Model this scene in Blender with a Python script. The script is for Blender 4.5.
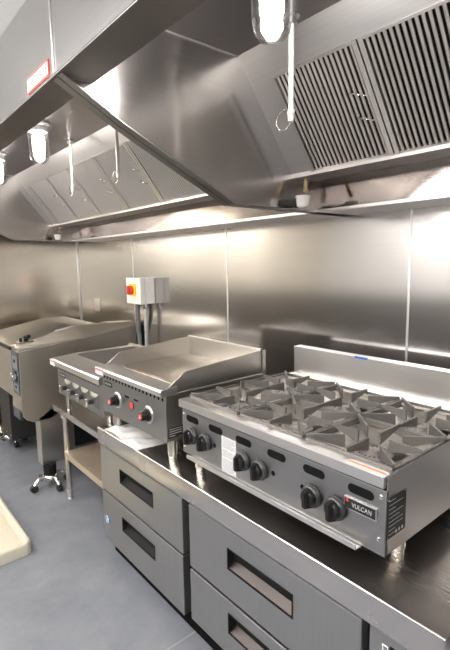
import bpy, bmesh, math, random
from mathutils import Vector, Matrix
random.seed(7)
S = bpy.context.scene
C = S.collection
for o in list(bpy.data.objects): bpy.data.objects.remove(o)
PI = math.pi

# ---------------------------------------------------------------- camera
cd = bpy.data.cameras.new('camera'); cam = bpy.data.objects.new('camera', cd); C.objects.link(cam)
cd.sensor_fit = 'HORIZONTAL'; cd.sensor_width = 36.0; cd.lens = 36.736
cd.clip_start = 0.02
F = Vector((-0.76317315, 0.63205668, -0.13442875)); R = Vector((0.63941149, 0.76870333, -0.01575263)); U = Vector((-0.09337927, 0.09797727, 0.99079805))
cam.matrix_world = Matrix(((R.x, U.x, -F.x, 1.28753), (R.y, U.y, -F.y, -1.82964), (R.z, U.z, -F.z, 1.69544), (0, 0, 0, 1)))
S.camera = cam
# ---------------------------------------------------------------- world, exposure
w = bpy.data.worlds.new('world'); S.world = w; w.use_nodes = True
w.node_tree.nodes['Background'].inputs[0].default_value = (.8, .82, .85, 1)
w.node_tree.nodes['Background'].inputs[1].default_value = .3
S.view_settings.view_transform = 'Standard'; S.view_settings.look = 'None'
S.view_settings.gamma = 1; S.view_settings.use_curve_mapping = False
S.view_settings.exposure = 0.28
BULB = 95.0      # emission of the hood lamps' bulbs
PANEL = 11.0       # emission of the ceiling light panels
FZ = 0.1          # height of the floor
CZ = 2.467        # height of the ceiling

# ---------------------------------------------------------------- materials
MATS = {}
def newmat(name):
    m = bpy.data.materials.new(name); m.use_nodes = True
    nt = m.node_tree; b = nt.nodes['Principled BSDF']
    MATS[name] = m
    return m, nt, b
def plain(name, col, rough=.5, metal=0, noise=0, nscale=20, bump=0, emis=None, coat=0):
    m, nt, b = newmat(name)
    b.inputs['Base Color'].default_value = (*col, 1); b.inputs['Roughness'].default_value = rough
    b.inputs['Metallic'].default_value = metal
    if coat: b.inputs['Coat Weight'].default_value = coat
    if noise or bump:
        tc = nt.nodes.new('ShaderNodeTexCoord'); n = nt.nodes.new('ShaderNodeTexNoise')
        n.inputs['Scale'].default_value = nscale; n.inputs['Detail'].default_value = 5
        nt.links.new(tc.outputs['Object'], n.inputs['Vector'])
        if noise:
            mx = nt.nodes.new('ShaderNodeMix'); mx.data_type = 'RGBA'
            mx.inputs['A'].default_value = (*[c*(1-noise) for c in col], 1); mx.inputs['B'].default_value = (*[min(1, c*(1+noise)) for c in col], 1)
            nt.links.new(n.outputs['Fac'], mx.inputs['Factor']); nt.links.new(mx.outputs['Result'], b.inputs['Base Color'])
        if bump:
            bp = nt.nodes.new('ShaderNodeBump'); bp.inputs['Strength'].default_value = bump; bp.inputs['Distance'].default_value = .004
            nt.links.new(n.outputs['Fac'], bp.inputs['Height']); nt.links.new(bp.outputs['Normal'], b.inputs['Normal'])
    if emis:
        b.inputs['Emission Color'].default_value = (*emis[0], 1); b.inputs['Emission Strength'].default_value = emis[1]
    return m
def steel(name, col=(.62, .6, .57), rough=.28, scale=(4, 4, 300), wav=.15, smudge=.06, bump=.03, aniso=0.0, rot=0.0, nr=.10):
    """brushed stainless: fine noise stretched across the grain, faint wiping marks, slight oil-canning"""
    m, nt, b = newmat(name)
    b.inputs['Metallic'].default_value = 1.0
    b.inputs['Anisotropic'].default_value = aniso; b.inputs['Anisotropic Rotation'].default_value = rot
    N = nt.nodes.new; L = nt.links.new
    tc = N('ShaderNodeTexCoord'); mp = N('ShaderNodeMapping'); mp.inputs['Scale'].default_value = scale
    L(tc.outputs['Object'], mp.inputs['Vector'])
    n = N('ShaderNodeTexNoise'); n.inputs['Scale'].default_value = 1; n.inputs['Detail'].default_value = 3
    L(mp.outputs['Vector'], n.inputs['Vector'])
    n2 = N('ShaderNodeTexNoise'); n2.inputs['Scale'].default_value = 5; n2.inputs['Detail'].default_value = 6
    L(tc.outputs['Object'], n2.inputs['Vector'])
    mr = N('ShaderNodeMapRange'); mr.inputs['To Min'].default_value = rough-smudge; mr.inputs['To Max'].default_value = rough+smudge
    L(n2.outputs['Fac'], mr.inputs['Value'])
    ad = N('ShaderNodeMath'); ad.operation = 'MULTIPLY_ADD'; ad.inputs[1].default_value = nr
    L(n.outputs['Fac'], ad.inputs[0]); L(mr.outputs['Result'], ad.inputs[2]); L(ad.outputs[0], b.inputs['Roughness'])
    mx = N('ShaderNodeMix'); mx.data_type = 'RGBA'
    mx.inputs['A'].default_value = (*[c*.9 for c in col], 1); mx.inputs['B'].default_value = (*[min(1, c*1.08) for c in col], 1)
    L(n.outputs['Fac'], mx.inputs['Factor']); L(mx.outputs['Result'], b.inputs['Base Color'])
    n3 = N('ShaderNodeTexNoise'); n3.inputs['Scale'].default_value = 1.6; n3.inputs['Detail'].default_value = 1
    L(tc.outputs['Object'], n3.inputs['Vector'])
    b1 = N('ShaderNodeBump'); b1.inputs['Strength'].default_value = wav; b1.inputs['Distance'].default_value = .02
    L(n3.outputs['Fac'], b1.inputs['Height'])
    b2 = N('ShaderNodeBump'); b2.inputs['Strength'].default_value = bump; b2.inputs['Distance'].default_value = .001
    L(n.outputs['Fac'], b2.inputs['Height']); L(b1.outputs['Normal'], b2.inputs['Normal']); L(b2.outputs['Normal'], b.inputs['Normal'])
    return m
M_clad = steel('cladding_steel', (.575, .555, .54), .13, (2, 2, 260), bump=.01, smudge=.02, nr=.04)
M_cladleft_lit = steel('cladding_steel_side_lit', (.90, .84, .73), .16, (2, 2, 260), bump=.01, smudge=.03, nr=.04)  # lighter cladding copy; the room's cream reflection is put into its colour
M_front = steel('front_steel', (.62, .61, .60), .13, (2, 2, 200), wav=.5)
M_lip_shaded = steel('lip_steel_shaded', (.30, .285, .275), .28, (2, 2, 2), wav=.05, smudge=.02, bump=0)  # hood steel darkened: the underside's dark reflection is put into its colour
M_hood = steel('hood_steel', (.60, .585, .57), .15, (2, 260, 2), wav=.12)
M_hoodend = steel('hood_end_steel', (.57, .545, .53), .15, (2, 2, 200), wav=.12, aniso=.7, rot=.25)
M_plenum_shaded = steel('plenum_steel_shaded', (.30, .265, .245), .09, (2, 2, 200), wav=.12, smudge=.02, nr=.03)  # colour lowered to paint in the dark reflection on this panel
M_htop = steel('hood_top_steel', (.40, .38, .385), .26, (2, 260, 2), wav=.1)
M_rack = steel('rack_steel', (.72, .70, .68), .34, (2, 260, 2), wav=.1)
M_gripmetal = plain('grip_metal', (.08, .07, .065), .4, 1)
M_baffle = steel('baffle_steel', (.70, .66, .62), .3, (3, 3, 3), wav=0, bump=0)
M_drawer = steel('drawer_steel', (.44, .435, .43), .34, (250, 3, 3), wav=.05)
M_counter = steel('counter_steel', (.65, .62, .60), .20, (2, 260, 3), wav=.1)
M_panel = steel('panel_steel', (.38, .375, .37), .34, (3, 3, 300), wav=.05)
M_rail = steel('rail_steel', (.80, .78, .76), .30, (3, 200, 3), wav=.05)
M_side = steel('side_steel', (.60, .58, .55), .27, (3, 3, 250), wav=.1)
M_pan = steel('pan_steel', (.60, .56, .49), .33, (3, 3, 220), wav=.08)
M_leg = steel('leg_steel', (.74, .70, .62), .2, (3, 3, 3), wav=0, bump=0)
M_tray = steel('tray_steel', (.86, .83, .78), .36, (3, 200, 3), wav=.2)
M_shelf = steel('shelf_steel', (.78, .66, .52), .48, (3, 120, 3), wav=.1)
M_chrome = plain('chrome', (.85, .84, .82), .12, 1)
M_griddle = plain('griddle_plate', (.62, .56, .48), .36, 1, noise=.25, nscale=9)
M_iron = plain('cast_iron', (.19, .178, .165), .5, .5, noise=.15, nscale=60, bump=.1)
M_burner = plain('burner_iron', (.40, .37, .34), .5, .6, noise=.2, nscale=50)
M_black = plain('black_plastic', (.018, .018, .018), .35)
M_knob = plain('knob_plastic', (.014, .014, .014), .30)
M_skirt = plain('knob_skirt', (.07, .07, .07), .3, .5)
M_dark = plain('dark_recess', (.012, .012, .012), .6)
M_darkmetal = plain('dark_metal', (.03, .029, .028), .5, .3)
M_rubber = plain('rubber', (.02, .02, .02), .6)
M_white = plain('white_enamel', (.80, .79, .75), .4)
M_paper = plain('paper', (.68, .68, .67), .7)
M_ink = plain('ink', (.25, .25, .26), .7)
M_bag = plain('plastic_bag', (.70, .69, .67), .28, noise=.06, nscale=12, bump=.4)
M_red = plain('red', (.75, .06, .03), .4)
M_yellow = plain('yellow', (.90, .66, .02), .4)
M_orange = plain('orange', (.85, .27, .03), .5)
M_blue = plain('blue', (.03, .15, .55), .4)
M_conduit = plain('conduit_metal', (.50, .50, .49), .35, .5)
M_flex = plain('flex_conduit', (.16, .16, .16), .5)
M_cream = plain('cream_stone', (.60, .56, .45), .38, noise=.08, nscale=30)
M_paint = plain('wall_paint', (.82, .81, .79), .7)
M_ceil = plain('ceiling_paint', (.92, .92, .91), .8)
M_pipe = plain('pipe_paint', (.82, .79, .73), .35, .3)
M_brass = plain('brass', (.75, .60, .35), .25, 1)
M_strip = plain('control_strip', (.055, .06, .07), .4)
M_label = plain('label_black', (.03, .03, .03), .4)
M_text = plain('label_text', (.45, .45, .44), .5)
M_wtext = plain('white_text', (.85, .85, .83), .5)
M_light = plain('light_diffuser', (.9, .9, .9), .5, emis=((1, .97, .955), PANEL))
M_bulb = plain('bulb_glow', (1, 1, 1), .5, emis=((1, .95, .90), BULB))
def floor_mat():
    m, nt, b = newmat('floor_vinyl'); N = nt.nodes.new; L = nt.links.new
    tc = N('ShaderNodeTexCoord')
    n = N('ShaderNodeTexNoise'); n.inputs['Scale'].default_value = 7; n.inputs['Detail'].default_value = 8; n.inputs['Roughness'].default_value = .65
    L(tc.outputs['Object'], n.inputs['Vector'])
    cr = N('ShaderNodeValToRGB'); cr.color_ramp.elements[0].position = .3; cr.color_ramp.elements[0].color = (.170, .180, .200, 1)
    cr.color_ramp.elements[1].position = .75; cr.color_ramp.elements[1].color = (.235, .245, .268, 1)
    L(n.outputs['Fac'], cr.inputs['Fac']); L(cr.outputs['Color'], b.inputs['Base Color'])
    v = N('ShaderNodeTexNoise'); v.inputs['Scale'].default_value = 60; v.inputs['Detail'].default_value = 4
    L(tc.outputs['Object'], v.inputs['Vector'])
    bp = N('ShaderNodeBump'); bp.inputs['Strength'].default_value = .25; bp.inputs['Distance'].default_value = .003
    L(v.outputs['Fac'], bp.inputs['Height']); L(bp.outputs['Normal'], b.inputs['Normal'])
    b.inputs['Roughness'].default_value = .42
    return m
M_floor = floor_mat()
def glass_mat():
    m, nt, b = newmat('jar_glass'); nt.nodes.remove(b); N = nt.nodes.new; L = nt.links.new
    out = [n for n in nt.nodes if n.type == 'OUTPUT_MATERIAL'][0]
    t = N('ShaderNodeBsdfTransparent'); t.inputs[0].default_value = (.97, .97, .97, 1)
    g = N('ShaderNodeBsdfGlossy'); g.inputs['Roughness'].default_value = .08
    fr = N('ShaderNodeLayerWeight'); fr.inputs[0].default_value = .35
    mx = N('ShaderNodeMixShader'); L(fr.outputs['Facing'], mx.inputs[0]); L(t.outputs[0], mx.inputs[1]); L(g.outputs[0], mx.inputs[2])
    L(mx.outputs[0], out.inputs['Surface'])
    return m
M_glass = glass_mat()

for k_, v_ in (('dark_recess', 0), ('black_plastic', .05), ('label_black', .1), ('knob_plastic', .3)): MATS[k_].node_tree.nodes['Principled BSDF'].inputs['Specular IOR Level'].default_value = v_
# ---------------------------------------------------------------- mesh helpers
def BM(): return bmesh.new()
def box(bm, a, b, bev=0.0, seg=2):
    x0, x1 = sorted((a[0], b[0])); y0, y1 = sorted((a[1], b[1])); z0, z1 = sorted((a[2], b[2]))
    t = bmesh.new()
    bmesh.ops.create_cube(t, size=1)
    bmesh.ops.scale(t, vec=(x1-x0, y1-y0, z1-z0), verts=t.verts)
    bmesh.ops.translate(t, vec=((x0+x1)/2, (y0+y1)/2, (z0+z1)/2), verts=t.verts)
    if bev:
        bev = min(bev, .45*min(x1-x0, y1-y0, z1-z0))
        bmesh.ops.bevel(t, geom=t.edges[:], offset=bev, segments=seg, affect='EDGES', profile=.5)
    merge(bm, t)
def merge(bm, t):
    me = bpy.data.meshes.new('tmp'); t.to_mesh(me); t.free(); bm.from_mesh(me); bpy.data.meshes.remove(me)
def cyl(bm, p, q, r, r2=None, n=20, caps=True):
    p = Vector(p); q = Vector(q); d = q-p
    t = bmesh.new()
    bmesh.ops.create_cone(t, cap_ends=caps, segments=n, radius1=r, radius2=r if r2 is None else r2, depth=d.length)
    bmesh.ops.transform(t, matrix=Matrix.Translation((p+q)/2) @ d.to_track_quat('Z', 'Y').to_matrix().to_4x4(), verts=t.verts)
    merge(bm, t)
def lathe(bm, base, axis, prof, n=24):
    """prof: (distance along axis, radius)"""
    base = Vector(base); ax = Vector(axis).normalized(); m = ax.to_track_quat('Z', 'Y').to_matrix()
    rings = []
    for (h, r) in prof:
        if r < 1e-5: rings.append([bm.verts.new(base + ax*h)]); continue
        rings.append([bm.verts.new(base + ax*h + m @ Vector((r*math.cos(2*PI*i/n), r*math.sin(2*PI*i/n), 0))) for i in range(n)])
    for A, B in zip(rings, rings[1:]):
        for i in range(n):
            j = (i+1) % n
            if len(A) == 1 and len(B) == 1: break
            if len(A) == 1: bm.faces.new((A[0], B[i], B[j]))
            elif len(B) == 1: bm.faces.new((A[i], B[0], A[j]))
            else: bm.faces.new((A[i], B[i], B[j], A[j]))
def tube(bm, pts, r, n=10):
    pts = [Vector(p) for p in pts]; rings = []; prev = None
    for i, p in enumerate(pts):
        d = (pts[min(i+1, len(pts)-1)]-pts[max(i-1, 0)]).normalized()
        a = d.orthogonal().normalized() if prev is None else (prev - d*prev.dot(d)).normalized()
        prev = a; b = d.cross(a)
        rings.append([bm.verts.new(p + r*(a*math.cos(2*PI*k/n)+b*math.sin(2*PI*k/n))) for k in range(n)])
    for A, B in zip(rings, rings[1:]):
        for k in range(n): bm.faces.new((A[k], A[(k+1) % n], B[(k+1) % n], B[k]))
    bm.faces.new(rings[0][::-1]); bm.faces.new(rings[-1])
def prism(bm, poly, axis, a, b, bev=0.0):
    """poly: 2-D points in the two other axes (order x,y,z minus axis), extruded from a to b along axis"""
    t = bmesh.new()
    def P(u, v, s): return {'x': (s, u, v), 'y': (u, s, v), 'z': (u, v, s)}[axis]
    A = [t.verts.new(P(u, v, a)) for u, v in poly]; B = [t.verts.new(P(u, v, b)) for u, v in poly]
    t.faces.new(A); t.faces.new(B[::-1]); n = len(poly)
    for i in range(n): t.faces.new((A[i], B[i], B[(i+1) % n], A[(i+1) % n]))
    bmesh.ops.recalc_face_normals(t, faces=t.faces[:])
    if bev: bmesh.ops.bevel(t, geom=t.edges[:], offset=bev, segments=2, affect='EDGES', profile=.5)
    merge(bm, t)
def obj(name, bm, mat, parent=None, smooth=True, ang=21):
    bmesh.ops.recalc_face_normals(bm, faces=bm.faces[:])
    me = bpy.data.meshes.new(name); bm.to_mesh(me); bm.free()
    o = bpy.data.objects.new(name, me); C.objects.link(o); me.materials.append(mat)
    if smooth:
        me.polygons.foreach_set('use_smooth', [True]*len(me.polygons))
        try: me.set_sharp_from_angle(angle=math.radians(ang))
        except Exception: pass
    if parent:
        o.parent = parent
        o.matrix_parent_inverse = parent_world(parent).inverted()
    return o
def parent_world(p):
    m = p.matrix_parent_inverse @ Matrix.Translation(p.location) if p.parent else Matrix.Translation(p.location)
    return parent_world(p.parent) @ m if p.parent else m
def recenter(o, loc):
    """put a childless mesh's origin at loc, keeping it where it stands"""
    o.data.transform(Matrix.Translation(-Vector(loc))); o.location = loc; return o
def thing(name, label, cat, loc, group=None):
    o = bpy.data.objects.new(name, None); C.objects.link(o); o.location = loc; o.empty_display_size = .05
    o['label'] = label; o['category'] = cat
    if group: o['group'] = group
    return o
def tag(o, label, cat, group=None):
    o['label'] = label; o['category'] = cat
    if group: o['group'] = group
    return o
def struct(o): o['kind'] = 'structure'; return o
def bx(name, a, b, mat, parent=None, bev=0.0):
    bm = BM(); box(bm, a, b, bev); return obj(name, bm, mat, parent)
def text(name, s, size, origin, right, up, mat, parent, depth=.0006, width=None, bold=0.0):
    cu = bpy.data.curves.new(name, 'FONT'); cu.body = s; cu.size = size; cu.extrude = depth; cu.align_x = 'CENTER'; cu.align_y = 'CENTER'; cu.offset = bold
    t = bpy.data.objects.new(name, cu); C.objects.link(t)
    bpy.context.view_layer.update()
    me = bpy.data.meshes.new_from_object(t.evaluated_get(bpy.context.evaluated_depsgraph_get()))
    bpy.data.objects.remove(t)
    xs = [v.co.x for v in me.vertices]; k = width/(max(xs)-min(xs)) if width else 1
    r = Vector(right).normalized(); u = Vector(up).normalized(); nn = r.cross(u); og = Vector(origin)
    for v in me.vertices: v.co = og + r*v.co.x*k + u*v.co.y + nn*v.co.z
    o = bpy.data.objects.new(name, me); C.objects.link(o); me.materials.clear(); me.materials.append(mat)
    if parent: o.parent = parent; o.matrix_parent_inverse = parent_world(parent).inverted()
    return o

# ================================================================ SETTING
XL, XR, YB = -3.197, 3.2, -3.9
# floor with a well for the sunken part of the mop basin is not needed: the basin stands on it
bm = BM()
frame = ((XL-.1, YB-.1, XR+.1, -1.95), (XL-.1, -1.18, XR+.1, .1), (XL-.1, -1.95, -2.05, -1.18), (-1.275, -1.95, XR+.1, -1.18))
for (a_, b_, c_, d_) in frame:                                     # floor with the opening the basin is let into
    f_ = [bm.verts.new(p) for p in ((a_, b_, FZ), (c_, b_, FZ), (c_, d_, FZ), (a_, d_, FZ))]; bm.faces.new(f_)
bmesh.ops.remove_doubles(bm, verts=bm.verts[:], dist=1e-5)
g_ = bmesh.ops.extrude_face_region(bm, geom=bm.faces[:])
for v in [g for g in g_['geom'] if isinstance(g, bmesh.types.BMVert)]: v.co.z = FZ-.06
struct(obj('floor', bm, M_floor, smooth=False))
bm = BM()
box(bm, (-2.725, -1.12, FZ), (-2.720, -.1, FZ+.0008)); box(bm, (-.205, -2.2, FZ), (-.198, -.05, FZ+.0008))
struct(obj('trim_3', bm, plain('floor_seam', (.30, .31, .33), .5), smooth=False))
struct(bx('ceiling', (XL-.1, YB-.1, CZ), (XR+.1, .1, CZ+.08), M_ceil))
struct(bx('wall_back', (XL-.1, 0, FZ-.06), (XR+.1, .1, CZ), M_clad))
struct(bx('wall_left', (XL-.1, YB-.1, FZ-.06), (XL, 0, CZ), M_cladleft_lit))
struct(bx('wall_right', (XR, YB-.1, FZ-.06), (XR+.1, 0, CZ), M_paint))
struct(bx('wall_front', (XL, YB-.1, FZ-.06), (XR, YB, CZ), M_paint))
bm = BM()
for x in (-2.08, -.893, .294, 1.48): box(bm, (x-.005, -.002, .2), (x+.005, 0, 1.915), .0008)

struct(obj('trim_1', bm, M_rail))
bm = BM(); box(bm, (XL, -.012, 1.0), (XL+.012, 0, 1.92), .002)
struct(obj('trim_2', bm, M_rail))
struct(bx('trim_4', (XL, YB, FZ), (XR, YB+.02, 1.25), plain('reflected_band', (.10, .095, .09), .45)))  # unseen dark band added so the steel reflects a darker lower room
# ceiling light panels of the room (behind the camera)
for i, (x, y, n) in enumerate([(-2.2, -2.1, 'near the left wall'), (-.4, -2.1, 'over the middle of the aisle'), (1.4, -2.1, 'over the right end of the aisle'),
                               (-1.3, -3.4, 'by the front wall, left'), (.8, -3.4, 'by the front wall, right')]):
    t = thing('ceiling_light', 'flat white ceiling light panel '+n, 'light', (x, y, CZ), 'ceiling light panels over the aisle')
    bm = BM(); 
    for s in (-1, 1):
        box(bm, (x-.6, y+s*.29, CZ-.02), (x+.6, y+s*.3, CZ)); box(bm, (x+s*.59, y-.3, CZ-.02), (x+s*.6, y+.3, CZ))
    obj('frame', bm, M_white, t)
    bx('diffuser', (x-.58, y-.28, CZ-.085), (x+.58, y+.28, CZ-.002), M_light, t, .02)

# ================================================================ HOODS
def hood(x0, x1, label, filt0, nf, left_flange, right_flange, first=.40):
    t = thing('exhaust_hood', label, 'exhaust hood', ((x0+x1)/2, -.6, 1.905), 'stainless canopy hoods over the cooking line')
    yf, zf = -1.334, 2.208
    bm = BM()
    box(bm, (x0, yf, zf), (x1, yf+.004, CZ-.001))                 # outer front
    box(bm, (x0, yf+.103, zf), (x1, yf+.107, 2.42))                 # inner front
    obj('front_skirt', bm, M_front, t, smooth=False)
    bx('front_lip', (x0, yf, zf-.004), (x1, yf+.107, zf), M_lip_shaded, t, .0015)
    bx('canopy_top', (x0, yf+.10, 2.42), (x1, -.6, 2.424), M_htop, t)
    # end plates with the lower edge dropping towards the wall
    prof = [(yf+.001, CZ-.001), (yf+.001, zf), (-1.144, 2.103), (-.716, 1.903), (-.3, 1.901), (-.004, 1.901), (-.004, CZ-.001)]
    for s, x, fl in ((1, x0, left_flange), (-1, x1, right_flange)):
        bm = BM(); prism(bm, prof, 'x', x, x+s*.003)
        e = obj('end_plate', bm, M_hoodend, t, smooth=False)
        bm = BM(); tube(bm, [(x+s*.006, -1.22, 2.417), (x+s*.006, -.675, 2.417)], .003, 8); obj('corner_weld', bm, M_rail, e, ang=60)
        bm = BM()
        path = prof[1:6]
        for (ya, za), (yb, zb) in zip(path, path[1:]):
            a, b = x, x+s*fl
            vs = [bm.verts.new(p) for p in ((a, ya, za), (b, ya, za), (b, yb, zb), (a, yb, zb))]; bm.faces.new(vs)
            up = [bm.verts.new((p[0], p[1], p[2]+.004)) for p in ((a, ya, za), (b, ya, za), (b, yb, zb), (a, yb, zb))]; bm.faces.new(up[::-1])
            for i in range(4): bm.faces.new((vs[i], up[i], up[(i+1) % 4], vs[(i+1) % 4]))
        obj('end_lip', bm, M_lip_shaded, e, smooth=False)
    # filter housing
    n = Vector((0, .291, -.375)).normalized()
    bm = BM()
    prism(bm, [(-.674, 2.42), (-.61, 2.335), (-.60, 2.345), (-.66, 2.42)], 'x', x0+.003, x1-.003)
    prism(bm, [(-.383, 2.045), (-.383, 2.033), (-.239, 2.033), (-.239, 2.045)], 'x', x0+.003, x1-.003)
    prism(bm, [(-.388, 2.045), (-.388, 2.028), (-.383, 2.028), (-.383, 2.045)], 'x', x0+.003, x1-.003)
    obj('filter_rack', bm, M_rack, t, smooth=False)
    bm = BM()
    prism(bm, [(-.61, 2.335), (-.383, 2.04), (-.375, 2.047), (-.602, 2.342)], 'x', x0+.003, filt0-.005)
    xe = filt0+first+(nf-1)*.405
    if xe < x1-.02:
        obj('blank_panel', bm, M_rack, t, smooth=False); bm = BM()
        prism(bm, [(-.61, 2.335), (-.383, 2.04), (-.375, 2.047), (-.602, 2.342)], 'x', xe+.002, x1-.003)
    obj('blank_panel', bm, M_rack, t, smooth=False)
    bx('plenum_panel', (x0+.003, -.238, 1.905), (x1-.003, -.234, 2.04), M_plenum_shaded, t)
    bx('plenum_backing', (x0+.003, -.2, 2.05), (x1-.003, -.196, 2.42), M_dark, t)
    bm = BM(); box(bm, (x0+.003, -.242, 1.901), (x1-.003, -.004, 1.905), .001); box(bm, (x0+.003, -.242, 1.901), (x1-.003, -.239, 1.913))
    obj('back_lip', bm, M_rail, t)
    # baffle filters
    A = Vector((0, -.612, 2.333)); B = Vector((0, -.385, 2.042)); d = (B-A).normalized(); nn = Vector((0, -d.z*-1, d.y*-1))
    nn = Vector((0, d.z, -d.y)).normalized()
    if nn.z > 0: nn = -nn                                          # faces down and to the front
    L = (B-A).length
    for k in range(nf):
        fx0 = filt0 if k == 0 else filt0+first+.005+(k-1)*.405; fx1 = fx0+(first if k == 0 else .40)
        f = bpy.data.objects.new('baffle_filter', None); C.objects.link(f); f.parent = t; f.empty_display_size = .05
        f.location = Vector(((fx0+fx1)/2, (A.y+B.y)/2, (A.z+B.z)/2)) - Vector(t.location)
        def slab(bm, xa, xb, s0, s1, h0, h1):
            vs = []
            for s in (s0, s1):
                for xx in (xa, xb):
                    for h in (h0, h1):
                        p = A + d*s + nn*h; vs.append(bm.verts.new((xx, p.y, p.z)))
            for q in ((0, 1, 3, 2), (4, 6, 7, 5), (0, 2, 6, 4), (1, 5, 7, 3), (0, 4, 5, 1), (2, 3, 7, 6)): bm.faces.new([vs[i] for i in q])
        bm = BM()
        slab(bm, fx0, fx0+.016, 0, L, -.02, .006); slab(bm, fx1-.016, fx1, 0, L, -.02, .006)
        slab(bm, fx0+.016, fx1-.016, 0, .008, -.02, .004); slab(bm, fx0+.016, fx1-.016, L-.008, L, -.02, .004)
        obj('frame', bm, M_baffle, f, smooth=False)
        bm = BM(); m = round((fx1-fx0)/.0205); pit = (fx1-fx0-.032)/m
        for i in range(m):
            xa = fx0+.016+i*pit
            # trough-shaped blades: a rounded ridge and an open gap
            pts = []
            for q in range(7):
                a = PI*q/6
                pts.append((xa+pit*.5-math.cos(a)*pit*.29, math.sin(a)*.006-.003))
            ring = []
            for s in (.008, L-.008):
                row = []
                for (px, h) in pts:
                    p = A+d*s+nn*h; row.append(bm.verts.new((px, p.y, p.z)))
                ring.append(row)
            for q in range(6): bm.faces.new((ring[0][q], ring[0][q+1], ring[1][q+1], ring[1][q]))
        obj('baffle_blades', bm, M_baffle, f, ang=60)
        bm = BM(); slab(bm, fx0+.016, fx1-.016, .008, L-.008, -.012, -.010)
        obj('filter_backing', bm, M_darkmetal, f, smooth=False)
        for s in (L*.40, L*.62):                                   # two wire pulls
            bm = BM(); xc = fx1-.03
            P = lambda dx, ss, h: (xc+dx, (A+d*ss+nn*h).y, (A+d*ss+nn*h).z)
            tube(bm, [P(-.045, s-.01, .0), P(-.045, s-.012, .012), P(-.03, s-.012, .02), P(0, s, .022), P(.012, s+.01, .014), P(.014, s+.012, 0)], .0022, 8)
            obj('pull_wire', bm, M_chrome, f, ang=60)
    return t
H1 = hood(-2.75, -.0195, 'stainless canopy hood over the griddle and the tilting pan, left of the sloped divider plate', -2.60, 6, .035, .032)
H2 = hood(-.0175, 2.6, 'stainless canopy hood over the six burner range, right of the sloped divider plate', .090, 6, .030, .03, .3465)
# red bordered maker's plate on the left hood's face
pl = bx('name_plate', (-.234, -1.3365, 2.213), (-.052, -1.334, 2.258), M_red, H1)
bx('plate_field', (-.230, -1.3372, 2.2195), (-.056, -1.3365, 2.2515), M_wtext, pl)
text('plate_lettering', 'CAPTIVEAIRE', .034, (-.143, -1.3372, 2.2352), (1, 0, 0), (0, 0, 1), M_red, pl, width=.164)
bm = BM(); box(bm, (-.0175, -1.338, 2.21), (-.0115, -1.334, CZ-.002), .0012)
obj('joint_strip', bm, M_rail, H2)
# grease cups and small brass fittings under the filter troughs
for (x, par, y) in ((.055, H2, -.40), (-2.62, H1, -.40)):
    bm = BM(); lathe(bm, (x, y, 1.908), (0, 0, 1), [(0, 0), (0, .018), (.006, .024), (.034, .027), (.040, .030), (.044, .028), (.044, 0)])
    c = obj('drain_fitting', bm, M_white, par)
    bm = BM(); cyl(bm, (x-.07, y, 1.928), (x-.025, y, 1.928), .017); cyl(bm, (x-.03, y, 1.928), (x-.022, y, 1.928), .022)
    obj('collar', bm, M_darkmetal, c)
    bm = BM(); cyl(bm, (x-.01, -.37, 2.03), (x+.002, -.385, 1.99), .008); cyl(bm, (x-.002, -.378, 2.003), (x+.008, -.392, 1.972), .011)
    obj('brass_nozzle', bm, M_brass, par)

# hood lamps
def lamp(x, y, label):
    t = thing('jar_lamp', label, 'lamp', (x, y, 2.42), 'glass jar lamps on the hood ceilings')
    bm = BM(); lathe(bm, (x, y, 2.42), (0, 0, -1), [(0, 0), (0, .062), (.008, .062), (.02, .05), (.045, .044), (.045, 0)])
    obj('base', bm, M_conduit, t)
    bm = BM(); lathe(bm, (x, y, 2.42), (0, 0, -1), [(.014, .070), (.03, .060), (.06, .050), (.155, .049), (.180, .044), (.196, .030), (.203, .012), (.204, 0)], 32)
    obj('glass_jar', bm, M_glass, t, ang=60)
    bm = BM(); lathe(bm, (x, y, 2.42), (0, 0, -1), [(.050, 0), (.050, .014), (.065, .026), (.085, .029), (.135, .029), (.155, .02), (.163, 0)], 20)
    obj('bulb', bm, M_bulb, t, ang=60)
lamp(.455, -.98, 'glass jar lamp glowing white above the range, beside the pipe drop')
lamp(-1.22, -.98, 'glowing glass jar lamp in the left hood, just under the front lip')
lamp(-2.02, -.98, 'glowing glass jar lamp cut by the left edge of the picture')
lamp(1.8, -.98, 'jar lamp in the right hood outside the picture, next to the range')


# fire suppression drops
def drop(x, y, zb, label, ring=True):
    t = thing('nozzle_drop', label, 'pipe', (x, y, 2.42), 'suppression pipes hanging in the hoods')
    bm = BM(); cyl(bm, (x, y, 2.42), (x, y, zb+.03), .0085, n=16); obj('pipe', bm, M_pipe, t)
    bm = BM(); lathe(bm, (x, y, 2.42), (0, 0, -1), [(0, 0), (0, .026), (.006, .026), (.01, .016), (.03, .016), (.032, 0)]); obj('flange', bm, M_chrome, t)
    bm = BM(); lathe(bm, (x, y, zb+.035), (0, 0, -1), [(0, 0), (0, .012), (.012, .012), (.014, .010), (.034, .009), (.035, 0)]); obj('nozzle', bm, M_pipe, t)
    if ring:
        bm = BM(); tube(bm, [(x-.03+.03*math.cos(a*PI/9), y, zb+.012+.03*math.sin(a*PI/9)) for a in range(19)], .0018, 6); obj('cap_tether', bm, M_chrome, t, ang=60)
drop(.290, -.73, 2.117, 'thin white pipe drop in front of the ribbed filters over the range')
drop(-1.425, -.73, 2.123, 'white pipe drop with a wire ring, nearer the left end of the left hood')
drop(-.845, -.73, 2.117, 'white pipe drop in the left hood nearest the divider plate')

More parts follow.
